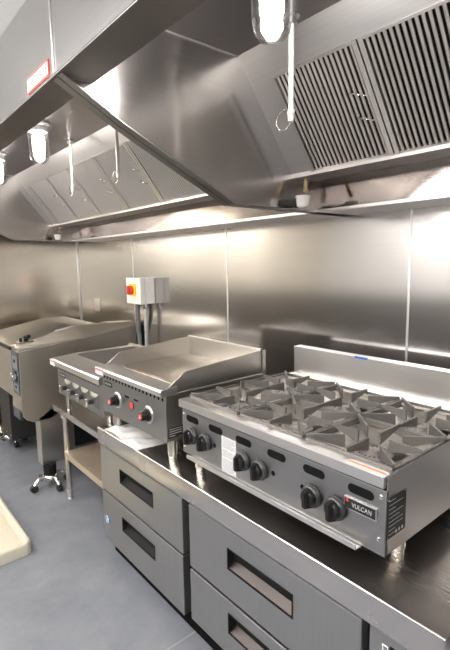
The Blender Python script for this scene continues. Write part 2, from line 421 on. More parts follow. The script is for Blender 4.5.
# ================================================================ CHEF BASE
t = thing('refrigerated_drawer_base', 'low stainless drawer cabinet with four big drawers carrying the griddle and the range', 'cabinet', (-.05, -.45, FZ))
X0, X1, YF, ZT = -.973, .880, -.857, .839
bm = BM(); box(bm, (X0, YF, .752), (X1, -.05, ZT), .005, 3)
obj('worktop', bm, M_counter, t)
bm = BM(); box(bm, (X0+.02, YF+.05, .2), (X1-.02, -.06, .752))
obj('carcass', bm, M_darkmetal, t)
bx('base_shade', (X0+.03, YF+.055, .118), (X1-.03, -.08, .2), M_dark, t)  # black block added as the dark strip of shade under the drawers
bm = BM(); box(bm, (X0+.015, YF+.06, .19), (X0+.02, -.06, .752)); box(bm, (X1-.012, YF+.03, .19), (X1-.006, -.06, .752))
obj('side_skin', bm, M_drawer, t)
def frame_panel(bm, x0, x1, z0, z1, y0, y1, hx0, hx1, hz0, hz1):
    """a panel with a rectangular hole"""
    box(bm, (x0, y0, z0), (x1, y1, hz0)); box(bm, (x0, y0, hz1), (x1, y1, z1))
    box(bm, (x0, y0, hz0), (hx0, y1, hz1)); box(bm, (hx1, y0, hz0), (x1, y1, hz1))
def drawer(x0, x1, z0, z1, hx0, hx1, hz0, hz1, lab):
    y0, y1 = YF+.012, YF+.048
    bm = BM(); t2 = bmesh.new()
    # front face with bevelled outline and a real pocket
    xs = [x0, hx0, hx1, x1]; zs = [z0, hz0, hz1, z1]
    V = [[t2.verts.new((x, y0, z)) for z in zs] for x in xs]
    for i in range(3):
        for j in range(3):
            if i == 1 and j == 1: continue
            t2.faces.new((V[i][j], V[i+1][j], V[i+1][j+1], V[i][j+1]))
    o = [V[0][0], V[1][0], V[2][0], V[3][0], V[3][1], V[3][2], V[3][3], V[2][3], V[1][3], V[0][3], V[0][2], V[0][1]]
    bk = [t2.verts.new((v.co.x, y1, v.co.z)) for v in o]
    for i in range(12): t2.faces.new((o[i], bk[i], bk[(i+1) % 12], o[(i+1) % 12]))
    t2.faces.new(bk)
    merge(bm, t2)
    d = obj('drawer', bm, M_drawer, t, smooth=False)
    d['label'] = lab
    mb = d.modifiers.new('b', 'BEVEL'); mb.width = .0035; mb.segments = 2; mb.limit_method = 'ANGLE'
    # recessed grip: dark frame and a pocket sloping inwards at the bottom
    bm = BM()
    frame_panel(bm, hx0, hx1, hz0, hz1, y0-.0015, y0+.004, hx0+.005, hx1-.005, hz0+.005, hz1-.005)
    box(bm, (hx0+.002, y0+.030, hz0+.002), (hx1-.002, y0+.034, hz1-.002))
    box(bm, (hx0+.001, y0+.003, hz0+.003), (hx0+.005, y0+.032, hz1-.003)); box(bm, (hx1-.005, y0+.003, hz0+.003), (hx1-.001, y0+.032, hz1-.003))
    box(bm, (hx0+.001, y0+.003, hz1-.006), (hx1-.001, y0+.032, hz1-.003))
    h = obj('recessed_handle', bm, M_black, d, smooth=False)
    bm = BM()
    prism(bm, [(y0+.003, hz0+.005), (y0+.031, hz0+.026), (y0+.031, hz0+.022), (y0+.003, hz0+.002)], 'x', hx0+.006, hx1-.006)
    obj('grip_lip', bm, M_gripmetal if lab.startswith('right') else M_black, h, smooth=False)
    return d
d1 = drawer(-.977, -.200, .490, .738, -.755, -.432, .596, .673, 'left upper drawer')
d2 = drawer(-.980, -.204, .203, .478, -.752, -.43, .338, .414, 'left lower drawer with a blue badge')
d3 = drawer(-.150, .655, .466, .738, .09, .410, .582, .667, 'right upper drawer')
d4 = drawer(-.152, .655, .225, .452, .09, .410, .32, .405, 'right lower drawer')
bm = BM(); cyl(bm, (-.925, YF+.012, .325), (-.925, YF+.009, .325), .020, n=28)
b = obj('badge', bm, M_blue, d2)
bm = BM(); lathe(bm, (-.925, YF+.009, .325), (0, -1, 0), [(0, .0195), (.001, .0195), (.001, .0165), (0, .0165)], 28); box(bm, (-.934, YF+.0075, .3235), (-.916, YF+.009, .3285)); box(bm, (-.9275, YF+.0075, .316), (-.9225, YF+.009, .334))
obj('badge_ring', bm, M_wtext, b, smooth=False)
# compressor end panel with louvre
bm = BM(); frame_panel(bm, .678, .872, .21, .745, YF+.016, YF+.048, .735, .865, .25, .715)
cp = obj('machine_panel', bm, M_drawer, t, smooth=False)
bm = BM(); box(bm, (.735, YF+.04, .25), (.865, YF+.046, .715)); obj('louvre_backing', bm, M_dark, cp)
bm = BM()
for k in range(18): z = .262+k*.026; prism(bm, [(YF+.018, z), (YF+.040, z+.012), (YF+.040, z+.015), (YF+.018, z+.003)], 'x', .737, .863)
obj('louvre', bm, M_black, cp, smooth=False)
bm = BM(); frame_panel(bm, .715, .732, .690, .708, YF+.0145, YF+.016, .718, .729, .693, .705)
obj('caution_sticker', bm, M_wtext, cp, smooth=False)
for (x, y) in ((-.85, -.72), (.0, -.72), (.78, -.72), (-.85, -.18), (.0, -.18), (.78, -.18)):
    c = bpy.data.objects.new('caster', None); C.objects.link(c); c.parent = t; c.location = Vector((x, y, FZ))-Vector(t.location); c.empty_display_size = .03
    bm = BM(); cyl(bm, (x-.012, y, FZ+.036), (x+.012, y, FZ+.036), .036, n=24); obj('wheel', bm, M_rubber, c)
    bm = BM(); box(bm, (x-.02, y-.03, FZ+.07), (x+.02, y+.03, FZ+.1)); box(bm, (x-.02, y-.008, FZ+.03), (x-.015, y+.008, FZ+.08)); box(bm, (x+.015, y-.008, FZ+.03), (x+.02, y+.008, FZ+.08)); obj('fork', bm, M_conduit, c)

def foot(x, y, z0, z1, parent, name='leg', r=.022):
    bm = BM(); L = z1-z0
    lathe(bm, (x, y, z0), (0, 0, 1), [(0, 0), (0, r*.8), (.003, r*.86), (L*.16, r*.86), (L*.18, r*.78), (L*.24, r*.78), (L*.26, r), (L, r), (L, 0)], 24)
    return obj(name, bm, M_leg, parent)
def obround(bm, x, z, w, h, y0, y1):
    pts = []
    for sx, a0 in ((1, -PI/2), (-1, PI/2)):
        for i in range(9):
            a = a0+PI*i/8; pts.append((x+sx*(w-h)/2*1+h/2*math.cos(a), z+h/2*math.sin(a)))
    prism(bm, pts, 'y', y0, y1)

# ================================================================ RANGE
KX, KW = -.1975, .904; K1 = KX+KW
t = thing('gas_range_top', 'countertop six burner gas range with black knobs and open grates', 'range', (KX+KW/2, -.5, ZT))
PY = -.83
bm = BM()
box(bm, (KX, PY+.004, .94), (KX+.012, -.12, 1.160), .0015)
box(bm, (K1-.012, PY+.004, .94), (K1, -.12, 1.160), .0015)
box(bm, (KX, -.124, .94), (K1, -.12, 1.16)); box(bm, (KX+.012, PY+.01, .94), (K1-.012, -.12, .944))
obj('body', bm, M_side, t)
bm = BM(); prism(bm, [(-.8459, 1.161), (-.8459, 1.131), (-.835, 1.131), (-.835, 1.155), (-.783, 1.155), (-.778, 1.161)], 'x', KX-.0005, K1+.0005, .001)
obj('front_rail', bm, M_rail, t)
bx('shadow_gap', (KX+.002, -.826, 1.116), (K1-.002, -.79, 1.134), M_dark, t)
bm = BM(); box(bm, (KX, PY, .939), (K1, PY+.012, 1.119), .002)
cpn = obj('control_panel', bm, M_panel, t)
for x in (-.128, .016, .169, .324, .474, .632):
    bm = BM(); obround(bm, x, 1.090, .080, .026, PY-.0008, PY+.001); obj('pilot_slot', bm, M_dark, cpn, smooth=False)
for x in (.008, .310, .432):
    bm = BM(); cyl(bm, (x, PY-.0008, 1.026), (x, PY+.002, 1.026), .0085, n=16); obj('pilot_hole', bm, M_dark, cpn)
for (x, z) in ((-.188, 1.100), (.692, 1.100), (.688, .982), (-.188, .96)):
    bm = BM(); lathe(bm, (x, PY, z), (0, -1, 0), [(0, .0065), (.002, .006), (.0035, .003), (.004, 0)], 14); obj('screw', bm, M_chrome, cpn)
def range_knob(x, z, par):
    k = bpy.data.objects.new('control_knob', None); C.objects.link(k); k.parent = par; k.location = Vector((x, PY, z))-(Vector(par.location) if par.type == 'EMPTY' else Vector()); k.empty_display_size = .03
    bm = BM(); lathe(bm, (x, PY, z), (0, -1, 0), [(0, .012), (.004, .012), (.004, .034), (.010, .0345), (.016, .032), (.019, .028), (.019, 0)], 32)
    obj('skirt', bm, M_skirt, k)
    bm = BM()
    prof = []
    lathe(bm, (x, PY-.019, z), (0, -1, 0), [(0, .0265), (.010, .0235), (.013, .019), (.013, 0)], 28)
    t3 = bmesh.new()
    q = [(-.013, -.030), (.013, -.030), (.015, 0), (.010, .030), (-.010, .030), (-.015, 0)]
    q2 = [(-.007, -.026), (.007, -.026), (.008, 0), (.006, .022), (-.006, .022), (-.008, 0)]
    A = [t3.verts.new((x+u, PY-.017, z+v)) for u, v in q]; B = [t3.verts.new((x+u, PY-.044, z+v)) for u, v in q2]
    t3.faces.new(A); t3.faces.new(B[::-1])
    for i in range(6): t3.faces.new((A[i], B[i], B[(i+1) % 6], A[(i+1) % 6]))
    bmesh.ops.recalc_face_normals(t3, faces=t3.faces[:]); bmesh.ops.bevel(t3, geom=t3.edges[:], offset=.003, segments=2, affect='EDGES')
    merge(bm, t3); obj('grip', bm, M_knob, k)
for x, z in ((-.128, 1.026), (-.042, 1.026), (.170, 1.022), (.253, 1.020), (.472, 1.016), (.557, 1.014)): range_knob(x, z, t)
# badge and labels
bdg = bx('name_badge', (.584, PY-.003, 1.030), (.680, PY, 1.060), M_label, t, .001)
bm = BM(); frame_panel(bm, .582, .682, 1.028, 1.062, PY-.0038, PY-.001, .5845, .6795, 1.0305, 1.0595)
obj('badge_rim', bm, M_rail, bdg, smooth=False)
text('badge_lettering', 'VULCAN', .018, (.638, PY-.0036, 1.044), (1, 0, 0), (0, 0, 1), M_text, bdg, width=.060)
bm = BM(); box(bm, (.589, PY-.0036, 1.049), (.596, PY-.003, 1.058)); obj('badge_mark', bm, M_red, bdg)
pp = bx('paper_notice', (.052, PY-.0012, .947), (.130, PY-.0002, 1.078), M_paper, t)
bm = BM()
for k in range(26):
    z = 1.072-k*.0048
    if k in (8, 15): continue
    w_ = .030+random.random()*.034
    box(bm, (.057, PY-.0016, z-.0009), (.057+w_ if k % 5 == 4 else .125, PY-.0012, z+.0006))
obj('printed_lines', bm, M_ink, pp, smooth=False)
lb = bx('rating_plate', (K1, -.838+.012, .985), (K1+.0015, -.735, 1.097), M_label, t)
bm = BM()
for k in range(9):
    z = 1.088-k*.0115; box(bm, (K1+.0015, -.818+.0*(k % 2), z-.0008), (K1+.0018, -.818+random.choice((.03, .05, .068)), z+.0006))
for k in range(3): box(bm, (K1+.0015, -.785+k*.015, .991), (K1+.002, -.777+k*.015, .999))
obj('plate_print', bm, M_text, lb, smooth=False)
bm = BM()
for (y, z) in ((-.822, 1.093), (-.739, 1.093), (-.822, .989), (-.739, .989)): cyl(bm, (K1+.001, y, z), (K1+.003, y, z), .003, n=10)
obj('rivets', bm, M_chrome, lb)
st = bx('warning_sticker', (.584, -.842, 1.161), (.702, -.812, 1.1615), M_paper, t)
bx('orange_band', (.586, -.828, 1.1615), (.700, -.821, 1.1618), M_orange, st)
# crumb tray edge below the panel
bm = BM(); box(bm, (-.142, PY-.022, .934), (.636, PY+.02, .938), .001); box(bm, (-.142, PY-.024, .934), (.636, PY-.019, .949), .0015)
obj('crumb_tray', bm, M_rail, t)
# rear ledge and backsplash
bx('rear_ledge', (KX+.002, -.245, 1.150), (K1-.002, -.16, 1.159), M_tray, t, .001)
bm = BM(); box(bm, (KX, -.164, 1.158), (K1, -.118, 1.2865), .002); box(bm, (KX-.0008, -.166, 1.281), (K1+.0008, -.116, 1.288), .001)
bs = obj('backsplash', bm, M_rail, t)
bx('blue_tape', (.150, -.1672, 1.281), (.213, -.1655, 1.2895), M_blue, bs)
bm = BM()
for xx in (.05, .49): cyl(bm, (xx, -.2, 1.159), (xx, -.2, 1.162), .004, n=12)
obj('ledge_screws', bm, M_chrome, t)
# trays and burners
U_ = .3013; Y0 = -.85
CY = [Y0+.645*.305, Y0+1.575*.305]
bx('drip_tray', (KX+.013, PY+.02, 1.085), (K1-.013, -.24, 1.090), M_tray, t)
for i in range(3):
    for cy in CY:
        cx = KX+(i+.5)*U_
        bm = BM()                                                   # sloped aeration bowl round the burner
        t3 = bmesh.new(); hx, hy = U_/2-.012, .132
        O = [t3.verts.new((cx+a*hx, cy+b*hy, 1.146)) for a, b in ((-1, -1), (1, -1), (1, 1), (-1, 1))]
        I = [t3.verts.new((cx+a*.075, cy+b*.075, 1.116)) for a, b in ((-1, -1), (1, -1), (1, 1), (-1, 1))]
        for k in range(4): t3.faces.new((O[k], O[(k+1) % 4], I[(k+1) % 4], I[k]))
        merge(bm, t3); obj('burner_bowl', bm, M_tray, t, smooth=False)
        bm = BM()
        lathe(bm, (cx, cy, 1.088), (0, 0, 1), [(0, 0), (0, .032), (.018, .036), (.022, .054), (.034, .056), (.038, .050), (.038, .034), (.034, .030), (.034, .020), (.046, .018), (.048, .012), (.048, 0)], 32)
        bo = obj('burner', bm, M_burner, t)
        bm = BM()
        for k in range(20):
            a = 2*PI*k/20; cyl(bm, (cx+.042*math.cos(a), cy+.042*math.sin(a), 1.125), (cx+.042*math.cos(a), cy+.042*math.sin(a), 1.1268), .0028, n=8)
        obj('flame_ports', bm, M_dark, bo)
for (x, y) in ((KX+.035, PY+.06), (.645, -.655), (KX+.035, -.17), (.645, -.17)): foot(x, y, ZT, .942, t)

# ---- grates: six separate castings
def fin(bm, a, b, ztop, din, dout, th=.0038):
    """a tapering plate from inner end a (deep) to outer end b (shallow)"""
    a = Vector((a[0], a[1], 0)); b = Vector((b[0], b[1], 0)); d = (b-a).normalized(); n = Vector((-d.y, d.x, 0))*th
    vs = []
    for p, dep in ((a, din), (b, dout)):
        for s in (-1, 1):
            for z in (ztop, ztop-dep): vs.append(bm.verts.new((p.x+n.x*s, p.y+n.y*s, z)))
    for q in ((0, 1, 3, 2), (4, 6, 7, 5), (0, 2, 6, 4), (1, 5, 7, 3), (0, 4, 5, 1), (2, 3, 7, 6)): bm.faces.new([vs[i] for i in q])
def grate(i, j, label):
    cx = KX+(i+.5)*U_; cy = CY[j]; hx = U_/2-.0015; hy = .1405
    ya, yb = cy-hy, cy+hy; xa, xb = cx-hx, cx+hx; zt = 1.178
    t = thing('burner_grate', label, 'grate', (cx, cy, 1.142), 'cast iron grates on the range')
    bm = BM(); w_ = .008
    box(bm, (xa, ya, 1.148), (xb, ya+w_, 1.168), .0015); box(bm, (xa, yb-w_, 1.148), (xb, yb, 1.168), .0015)
    box(bm, (xa, ya, 1.148), (xa+w_, yb, 1.168), .0015); box(bm, (xb-w_, ya, 1.148), (xb, yb, 1.168), .0015)
    for sx in (xa+.006, xb-.006):
        for sy in (ya+.006, yb-.006): box(bm, (sx-.005, sy-.005, 1.141), (sx+.005, sy+.005, 1.15))
    obj('frame', bm, M_iron, t)
    e = .004
    for (u, v) in ((-1, -1), (-1, 1), (1, -1), (1, 1)):
        bm = BM(); fin(bm, (cx+u*.060, cy+v*.058), (cx+u*(hx-e), cy+v*(hy-e)), zt, .040, .009)
        obj('diagonal_fin', bm, M_iron, t, smooth=False)
    for u in (-1, 1):
        bm = BM(); fin(bm, (cx+u*.052, cy), (cx+u*(hx-.001), cy), zt, .038, .010); obj('cross_fin', bm, M_iron, t, smooth=False)
    for v in (-1, 1):
        bm = BM(); fin(bm, (cx, cy+v*.030), (cx, cy+v*(hy-.001)), zt, .038, .010); obj('cross_fin', bm, M_iron, t, smooth=False)
names = {(0, 0): 'cast iron grate at the front left of the range, behind its first two knobs', (1, 0): 'cast iron grate at the front centre of the range, behind the middle knobs',
         (2, 0): 'cast iron grate at the front right of the range, nearest the orange sticker', (0, 1): 'cast iron grate at the rear left of the range, below the backsplash end',
         (1, 1): 'cast iron grate at the rear centre of the range, below the middle of the backsplash', (2, 1): 'cast iron grate at the rear right of the range, cut by the picture edge'}
for (i, j), n_ in names.items(): grate(i, j, n_)

# ================================================================ GRIDDLE
t = thing('gas_griddle', 'countertop griddle with tall side splashes and two red-centred knobs', 'griddle', (-.6, -.55, ZT))
GX0, GX1, GY, GB = -.900, -.294, -.846, -.285
bm = BM(); box(bm, (GX0, GY+.004, .948), (GX1, GB, 1.150), .002)
obj('body', bm, M_side, t)
bm = BM(); box(bm, (GX0, GY, .944), (GX1, GY+.006, 1.150), .0015)
pn = obj('control_panel', bm, M_panel, t)
bm = BM(); prism(bm, [(-.870, 1.150), (-.874, 1.172), (-.866, 1.180), (-.79, 1.186), (-.79, 1.150)], 'x', GX0-.010, GX1+.004, .002)
rl = obj('front_rail', bm, M_rail, t)
for k in range(18):
    bm = BM(); x = GX0+.03+k*.0325; cyl(bm, (x, GY-.0008, 1.130), (x, GY+.002, 1.130), .0075, n=12); obj('vent_hole', bm, M_dark, pn)
nb = bx('name_badge', (-.872, GY-.0016, 1.085), (-.790, GY, 1.110), M_label, pn)
text('badge_lettering', 'VULCAN', .016, (-.831, GY-.002, 1.0975), (1, 0, 0), (0, 0, 1), M_text, nb, width=.062)
bm = BM(); box(bm, (-.655, GY-.0008, 1.070), (-.615, GY+.001, 1.078)); box(bm, (-.568, GY-.0008, 1.072), (-.528, GY+.001, 1.080)); obj('slots', bm, M_dark, pn, smooth=False)
bm = BM(); cyl(bm, (-.589, GY-.004, 1.043), (-.589, GY, 1.043), .017, n=20); ig = obj('pilot_window', bm, M_red, pn)
bm = BM(); lathe(bm, (-.589, GY, 1.043), (0, -1, 0), [(0, .020), (.003, .020), (.0045, .017), (.003, .016)], 20); obj('window_ring', bm, M_skirt, ig)
for x in (-.735, -.437):
    k = bpy.data.objects.new('control_knob', None); C.objects.link(k); k.parent = t; k.location = Vector((x, GY, 1.036))-Vector(t.location); k.empty_display_size = .03
    bm = BM(); lathe(bm, (x, GY, 1.036), (0, -1, 0), [(0, .040), (.003, .040), (.006, .036), (.006, 0)], 32); obj('bezel', bm, M_rail, k)
    bm = BM(); lathe(bm, (x, GY-.006, 1.036), (0, -1, 0), [(0, .029), (.006, .029), (.008, .022), (.034, .020), (.037, .017), (.037, 0)], 28); obj('grip', bm, M_knob, k)
    bm = BM(); cyl(bm, (x, GY-.043, 1.036), (x, GY-.0455, 1.036), .0125, n=20); rd = obj('red_cap', bm, M_red, k)
    bm = BM(); box(bm, (x-.006, GY-.0462, 1.032), (x+.006, GY-.0455, 1.035)); box(bm, (x-.002, GY-.0462, 1.028), (x+.001, GY-.0455, 1.044)); obj('cap_mark', bm, M_wtext, rd, smooth=False)
for (x, z) in ((-.303, .958), (-.892, .958)):
    bm = BM(); lathe(bm, (x, GY, z), (0, -1, 0), [(0, .006), (.002, .0055), (.003, 0)], 12); obj('screw', bm, M_chrome, pn)
# plate, trough, splashes
bx('griddle_plate', (GX0+.012, -.735, 1.150), (GX1-.012, GB-.006, 1.170), M_griddle, t, .002)
bm = BM(); box(bm, (GX0+.012, -.79, 1.150), (GX1-.012, -.735, 1.156)); obj('grease_trough', bm, M_tray, t)
bm = BM()
for k in range(44): x = GX0+.05+k*.0115; box(bm, (x, -.748, 1.1702), (x+.006, -.741, 1.1707))
obj('plate_marks', bm, M_dark, t, smooth=False)
side = [(-.862, 1.158), (-.800, 1.202), (-.750, 1.236), (-.735, 1.240), (GB, 1.272), (GB, 1.155), (-.86, 1.152)]
for nm, xa in (('side_splash', GX0), ('side_splash', GX1-.010)):
    bm = BM(); prism(bm, side, 'x', xa, xa+.010, .0012); obj(nm, bm, M_side, t)
bm = BM(); box(bm, (GX0, GB-.010, 1.152), (GX1, GB, 1.273), .001); bsp = obj('back_splash', bm, M_side, t)
bx('splash_rim_highlight', (GX0-.001, GB-.016, 1.2705), (GX1, GB, 1.277), M_rail, bsp, .001)  # top edge in brighter steel, painting in its highlight
bm = BM(); box(bm, (GX1-.002, -.86, 1.150), (GX1+.0035, GB, 1.155), .001); box(bm, (GX1-.001, GB-.0, .96), (GX1+.001, GB+.02, 1.27)); obj('side_seam', bm, M_rail, t)
lb = bx('rating_plate', (GX1, -.84, .965), (GX1+.0012, -.762, 1.01), M_label, t)
bm = BM()
for k in range(4): box(bm, (GX1+.0012, -.834, 1.001-k*.010), (GX1+.0016, -.834+random.choice((.03, .05, .064)), 1.004-k*.010))
obj('plate_print', bm, M_text, lb, smooth=False)
st = bx('warning_sticker', (GX0-.0115, -.8765, 1.146), (GX0+.075, -.8742, 1.180), M_paper, t)
bx('red_band', (GX0-.0108, -.8771, 1.166), (GX0+.073, -.8765, 1.174), M_red, st)
for (x, y) in ((-.345, -.787), (-.865, -.79), (-.345, -.34), (-.865, -.34)): foot(x, y, ZT, .950, t)

# plastic-wrapped manuals lying under the griddle
bm = BM(); nx, ny = 26, 12; G = []
def bagpt(u, v):
    x = -.905+.36*u; y = -.848+.165*v + .012*math.sin(6*u)
    h = .010 + .008*math.sin(9*u+2*v)*math.sin(5*v+1)+.004*math.sin(23*u-7*v)
    edge = min(u, 1-u, v*.6, (1-v)*.6)
    return (x+.02*v, y, ZT+.0015+max(0, h)*min(1, edge*10)+(.030*max(0, (v-.55)/.45)*math.exp(-((u-.55)/.16)**2)*min(1, (1-v)*8)))
for i in range(nx+1): G.append([bm.verts.new(bagpt(i/nx, j/ny)) for j in range(ny+1)])
for i in range(nx):
    for j in range(ny): bm.faces.new((G[i][j], G[i+1][j], G[i+1][j+1], G[i][j+1]))
bo = bmesh.ops.extrude_face_region(bm, geom=bm.faces[:]); 
for v in [g for g in bo['geom'] if isinstance(g, bmesh.types.BMVert)]: v.co.z = ZT+.0006
o = recenter(obj('plastic_packet', bm, M_bag, ang=50), (-.73, -.77, ZT)); tag(o, 'crumpled clear plastic packet of papers lying under the griddle', 'packet')

# ================================================================ STAND TABLE + CHARBROILER
TZ = .742
t = thing('equipment_stand', 'narrow stainless equipment stand with a tan lower shelf, between pan and drawer cabinet', 'table', (-1.43, -.45, FZ))
bm = BM(); box(bm, (-1.855, -.790, TZ-.006), (-.99, -.08, TZ), .0015); box(bm, (-1.855, -.790, TZ-.038), (-.99, -.784, TZ), .0015); box(bm, (-1.855, -.79, TZ-.038), (-1.849, -.08, TZ), .0015)
box(bm, (-.996, -.79, TZ-.038), (-.99, -.08, TZ), .0015); box(bm, (-1.852, -.793, TZ), (-.99, -.787, TZ+.006), .002)
obj('tabletop', bm, M_counter, t)
SZ = .450
bm = BM(); box(bm, (-1.69, -.785, SZ-.004), (-1.02, -.10, SZ), .001); box(bm, (-1.69, -.788, SZ-.04), (-1.02, -.783, SZ), .0015); box(bm, (-1.693, -.788, SZ-.04), (-1.688, -.10, SZ), .0015)
obj('lower_shelf', bm, M_shelf, t)
for (x, y) in ((-1.705, -.762), (-1.03, -.762), (-1.705, -.12), (-1.03, -.12)):
    bm = BM(); cyl(bm, (x, y, FZ+.06), (x, y, TZ-.006), .0195, n=24); l = obj('leg', bm, M_leg, t)
    bm = BM(); lathe(bm, (x, y, FZ), (0, 0, 1), [(0, 0), (0, .018), (.005, .019), (.01, .015), (.05, .0165), (.062, .0215), (.068, .0215), (.068, 0)], 20); obj('bullet_foot', bm, M_conduit, l)
    bm = BM(); cyl(bm, (x, y, TZ-.06), (x, y, TZ-.006), .027, n=24); obj('gusset', bm, M_conduit, l)

t = thing('gas_charbroiler', 'countertop charbroiler with four chrome lever valves, left of the griddle', 'charbroiler', (-1.28, -.5, TZ))
BX0, BX1, BY, BB = -1.625, -.955, -.82, -.27
bm = BM(); box(bm, (BX0, BY+.004, .885), (BX1, BB, 1.060), .002); obj('body', bm, M_side, t)
bm = BM(); box(bm, (BX0, BY, .880), (BX1, BY+.006, 1.062), .0015); pn = obj('control_panel', bm, M_panel, t)
bm = BM(); prism(bm, [(-.846, 1.066), (-.850, 1.100), (-.842, 1.108), (-.70, 1.120), (-.70, 1.066)], 'x', BX0-.028, BX1+.01, .002); obj('front_rail', bm, M_rail, t)
bm = BM(); box(bm, (BX0-.028, -.70, 1.062), (BX0+.03, BB, 1.122), .002); box(bm, (BX1-.02, -.70, 1.062), (BX1+.01, BB, 1.122), .002); box(bm, (BX0-.028, BB-.03, 1.062), (BX1+.01, BB, 1.135), .002); obj('surround', bm, M_pan, t)
bx('firebox', (BX0+.03, -.70, 1.055), (BX1-.02, BB-.03, 1.085), M_dark, t)
for k in range(4):
    bm = BM(); xa = BX0+.035+k*.1535
    for q in range(9): box(bm, (xa+q*.0165, -.695, 1.104), (xa+q*.0165+.007, BB-.035, 1.122), .001)
    for y in (-.69, -.5, -.33): box(bm, (xa, y, 1.098), (xa+.139, y+.008, 1.110))
    obj('grill_grate', bm, M_iron, t, smooth=False)
for k in range(19):
    bm = BM(); cyl(bm, (BX0+.03+k*.0325, BY-.0008, 1.046), (BX0+.03+k*.0325, BY+.002, 1.046), .0068, n=12); obj('vent_hole', bm, M_dark, pn)
nb = bx('name_badge', (BX0+.035, BY-.0016, .998), (BX0+.135, BY, 1.022), M_label, pn)
text('badge_lettering', 'VULCAN', .016, (BX0+.085, BY-.002, 1.010), (1, 0, 0), (0, 0, 1), M_text, nb, width=.074)
for k in range(4):
    x = BX0+.172+k*.128; z = .950
    v = bpy.data.objects.new('valve_handle', None); C.objects.link(v); v.parent = t; v.location = Vector((x, BY, z))-Vector(t.location); v.empty_display_size = .03
    bm = BM(); t3 = bmesh.new()                                     # square plate folded outwards
    A = [t3.verts.new((x+a*.054, BY-.001, z+b*.046)) for a, b in ((-1, -1), (1, -1), (1, 1), (-1, 1))]; B = [t3.verts.new((x+a*.030, BY-.010, z+b*.026)) for a, b in ((-1, -1), (1, -1), (1, 1), (-1, 1))]
    for q in range(4): t3.faces.new((A[q], A[(q+1) % 4], B[(q+1) % 4], B[q]))
    t3.faces.new(B); merge(bm, t3); obj('escutcheon', bm, M_panel, v, smooth=False)
    bm = BM(); lathe(bm, (x, BY-.016, z), (0, -1, 0), [(0, .014), (.02, .014), (.022, .010), (.022, 0)], 18); obj('hub', bm, M_darkmetal, v)
    bm = BM(); box(bm, (x-.006, BY-.056, z-.022), (x+.006, BY-.036, z+.022), .004, 3); obj('lever', bm, M_chrome, v)
st = bx('warning_sticker', (BX0-.029, -.855, 1.068), (BX0+.050, -.8506, 1.106), M_paper, t)
bx('red_band', (BX0-.0285, -.8556, 1.090), (BX0+.048, -.855, 1.098), M_red, st)
for (x, y) in ((BX0+.03, -.772), (BX1-.04, -.772), (BX0+.03, -.33), (BX1-.04, -.33)): foot(x, y, TZ, .887, t, r=.017)

# ================================================================ TILTING PAN
t = thing('tilting_braising_pan', 'large lidded stainless tilting pan on a pedestal with casters, at the left wall', 'braising pan', (-2.4, -.5, FZ))
PX = -1.985
body = [(-.955, 1.135), (-.950, 1.100), (-.955, .82), (-.965, .70), (-.93, .625), (-.88, .598), (-.76, .600), (-.66, .66), (-.10, .95), (-.05, 1.03), (-.05, 1.215), (-.5, 1.165)]
bm = BM(); prism(bm, body, 'x', PX-.20, PX, .004); hs = obj('side_housing', bm, M_pan, t)
cap = [(-.958, 1.110), (-.960, 1.148), (-.945, 1.158), (-.50, 1.243), (-.03, 1.236), (-.03, 1.215), (-.50, 1.155)]
bm = BM(); t3 = bmesh.new()
# sloped cap: outer edge low, inner edge high
lo = [(-.955, 1.112), (-.5, 1.158), (-.04, 1.213)]; hi = [(-.950, 1.152), (-.5, 1.243), (-.03, 1.236)]
Lr = [t3.verts.new((PX+.002, y, z)) for y, z in lo]; Hr = [t3.verts.new((PX-.085, y, z)) for y, z in hi]; Hl = [t3.verts.new((PX-.13, y, z)) for y, z in hi]; Ll = [t3.verts.new((PX-.13, y, z-.1)) for y, z in hi]
for a in range(2):
    t3.faces.new((Lr[a], Lr[a+1], Hr[a+1], Hr[a])); t3.faces.new((Hr[a], Hr[a+1], Hl[a+1], Hl[a])); t3.faces.new((Hl[a], Hl[a+1], Ll[a+1], Ll[a]))
    t3.faces.new((Lr[a+1], Lr[a], Ll[a], Ll[a+1]))
for a in (0, 2): t3.faces.new((Lr[a], Hr[a], Hl[a], Ll[a]))
bmesh.ops.recalc_face_normals(t3, faces=t3.faces[:]); bmesh.ops.bevel(t3, geom=t3.edges[:], offset=.006, segments=3, affect='EDGES'); merge(bm, t3)
obj('housing_cap', bm, M_pan, hs)
bm = BM(); tube(bm, [(PX+.0035, y, z) for y, z in lo], .0028, 8); obj('crease_highlight', bm, M_rail, hs, ang=60)  # bright bead added to stand for the highlight along the bend
# control strip on the housing front
bm = BM(); prism(bm, [(-.958, 1.105), (-.954, 1.105), (-.954, .80), (-.960, .80)], 'x', PX-.165, PX-.012); box(bm, (PX-.165, -.972, .63), (PX-.012, -.95, .70), .004)
cs = obj('control_strip', bm, M_strip, t)
bm = BM(); lathe(bm, (PX-.08, -.958, .93), (0, -1, 0), [(0, .040), (.004, .040), (.006, .034), (.006, 0)], 28); obj('dial_bezel', bm, M_black, cs)
bm = BM(); lathe(bm, (PX-.08, -.964, .93), (0, -1, 0), [(0, .022), (.02, .020), (.024, .016), (.024, 0)], 24); box(bm, (PX-.088, -.995, .90), (PX-.072, -.97, .96), .005); obj('dial', bm, M_chrome, cs)
plain('switch_grey', (.17, .18, .2), .35)
bx('switch_plate', (PX-.14, -.9605, .985), (PX-.03, -.957, 1.075), MATS['switch_grey'], cs, .001); bx('switch_plate', (PX-.14, -.9615, .83), (PX-.03, -.957, .875), MATS['switch_grey'], cs, .001)
bm = BM(); box(bm, (PX-.10, -.964, 1.03), (PX-.07, -.9605, 1.05), .001); box(bm, (PX-.10, -.964, .845), (PX-.07, -.9615, .865), .001); obj('rocker', bm, M_black, cs)
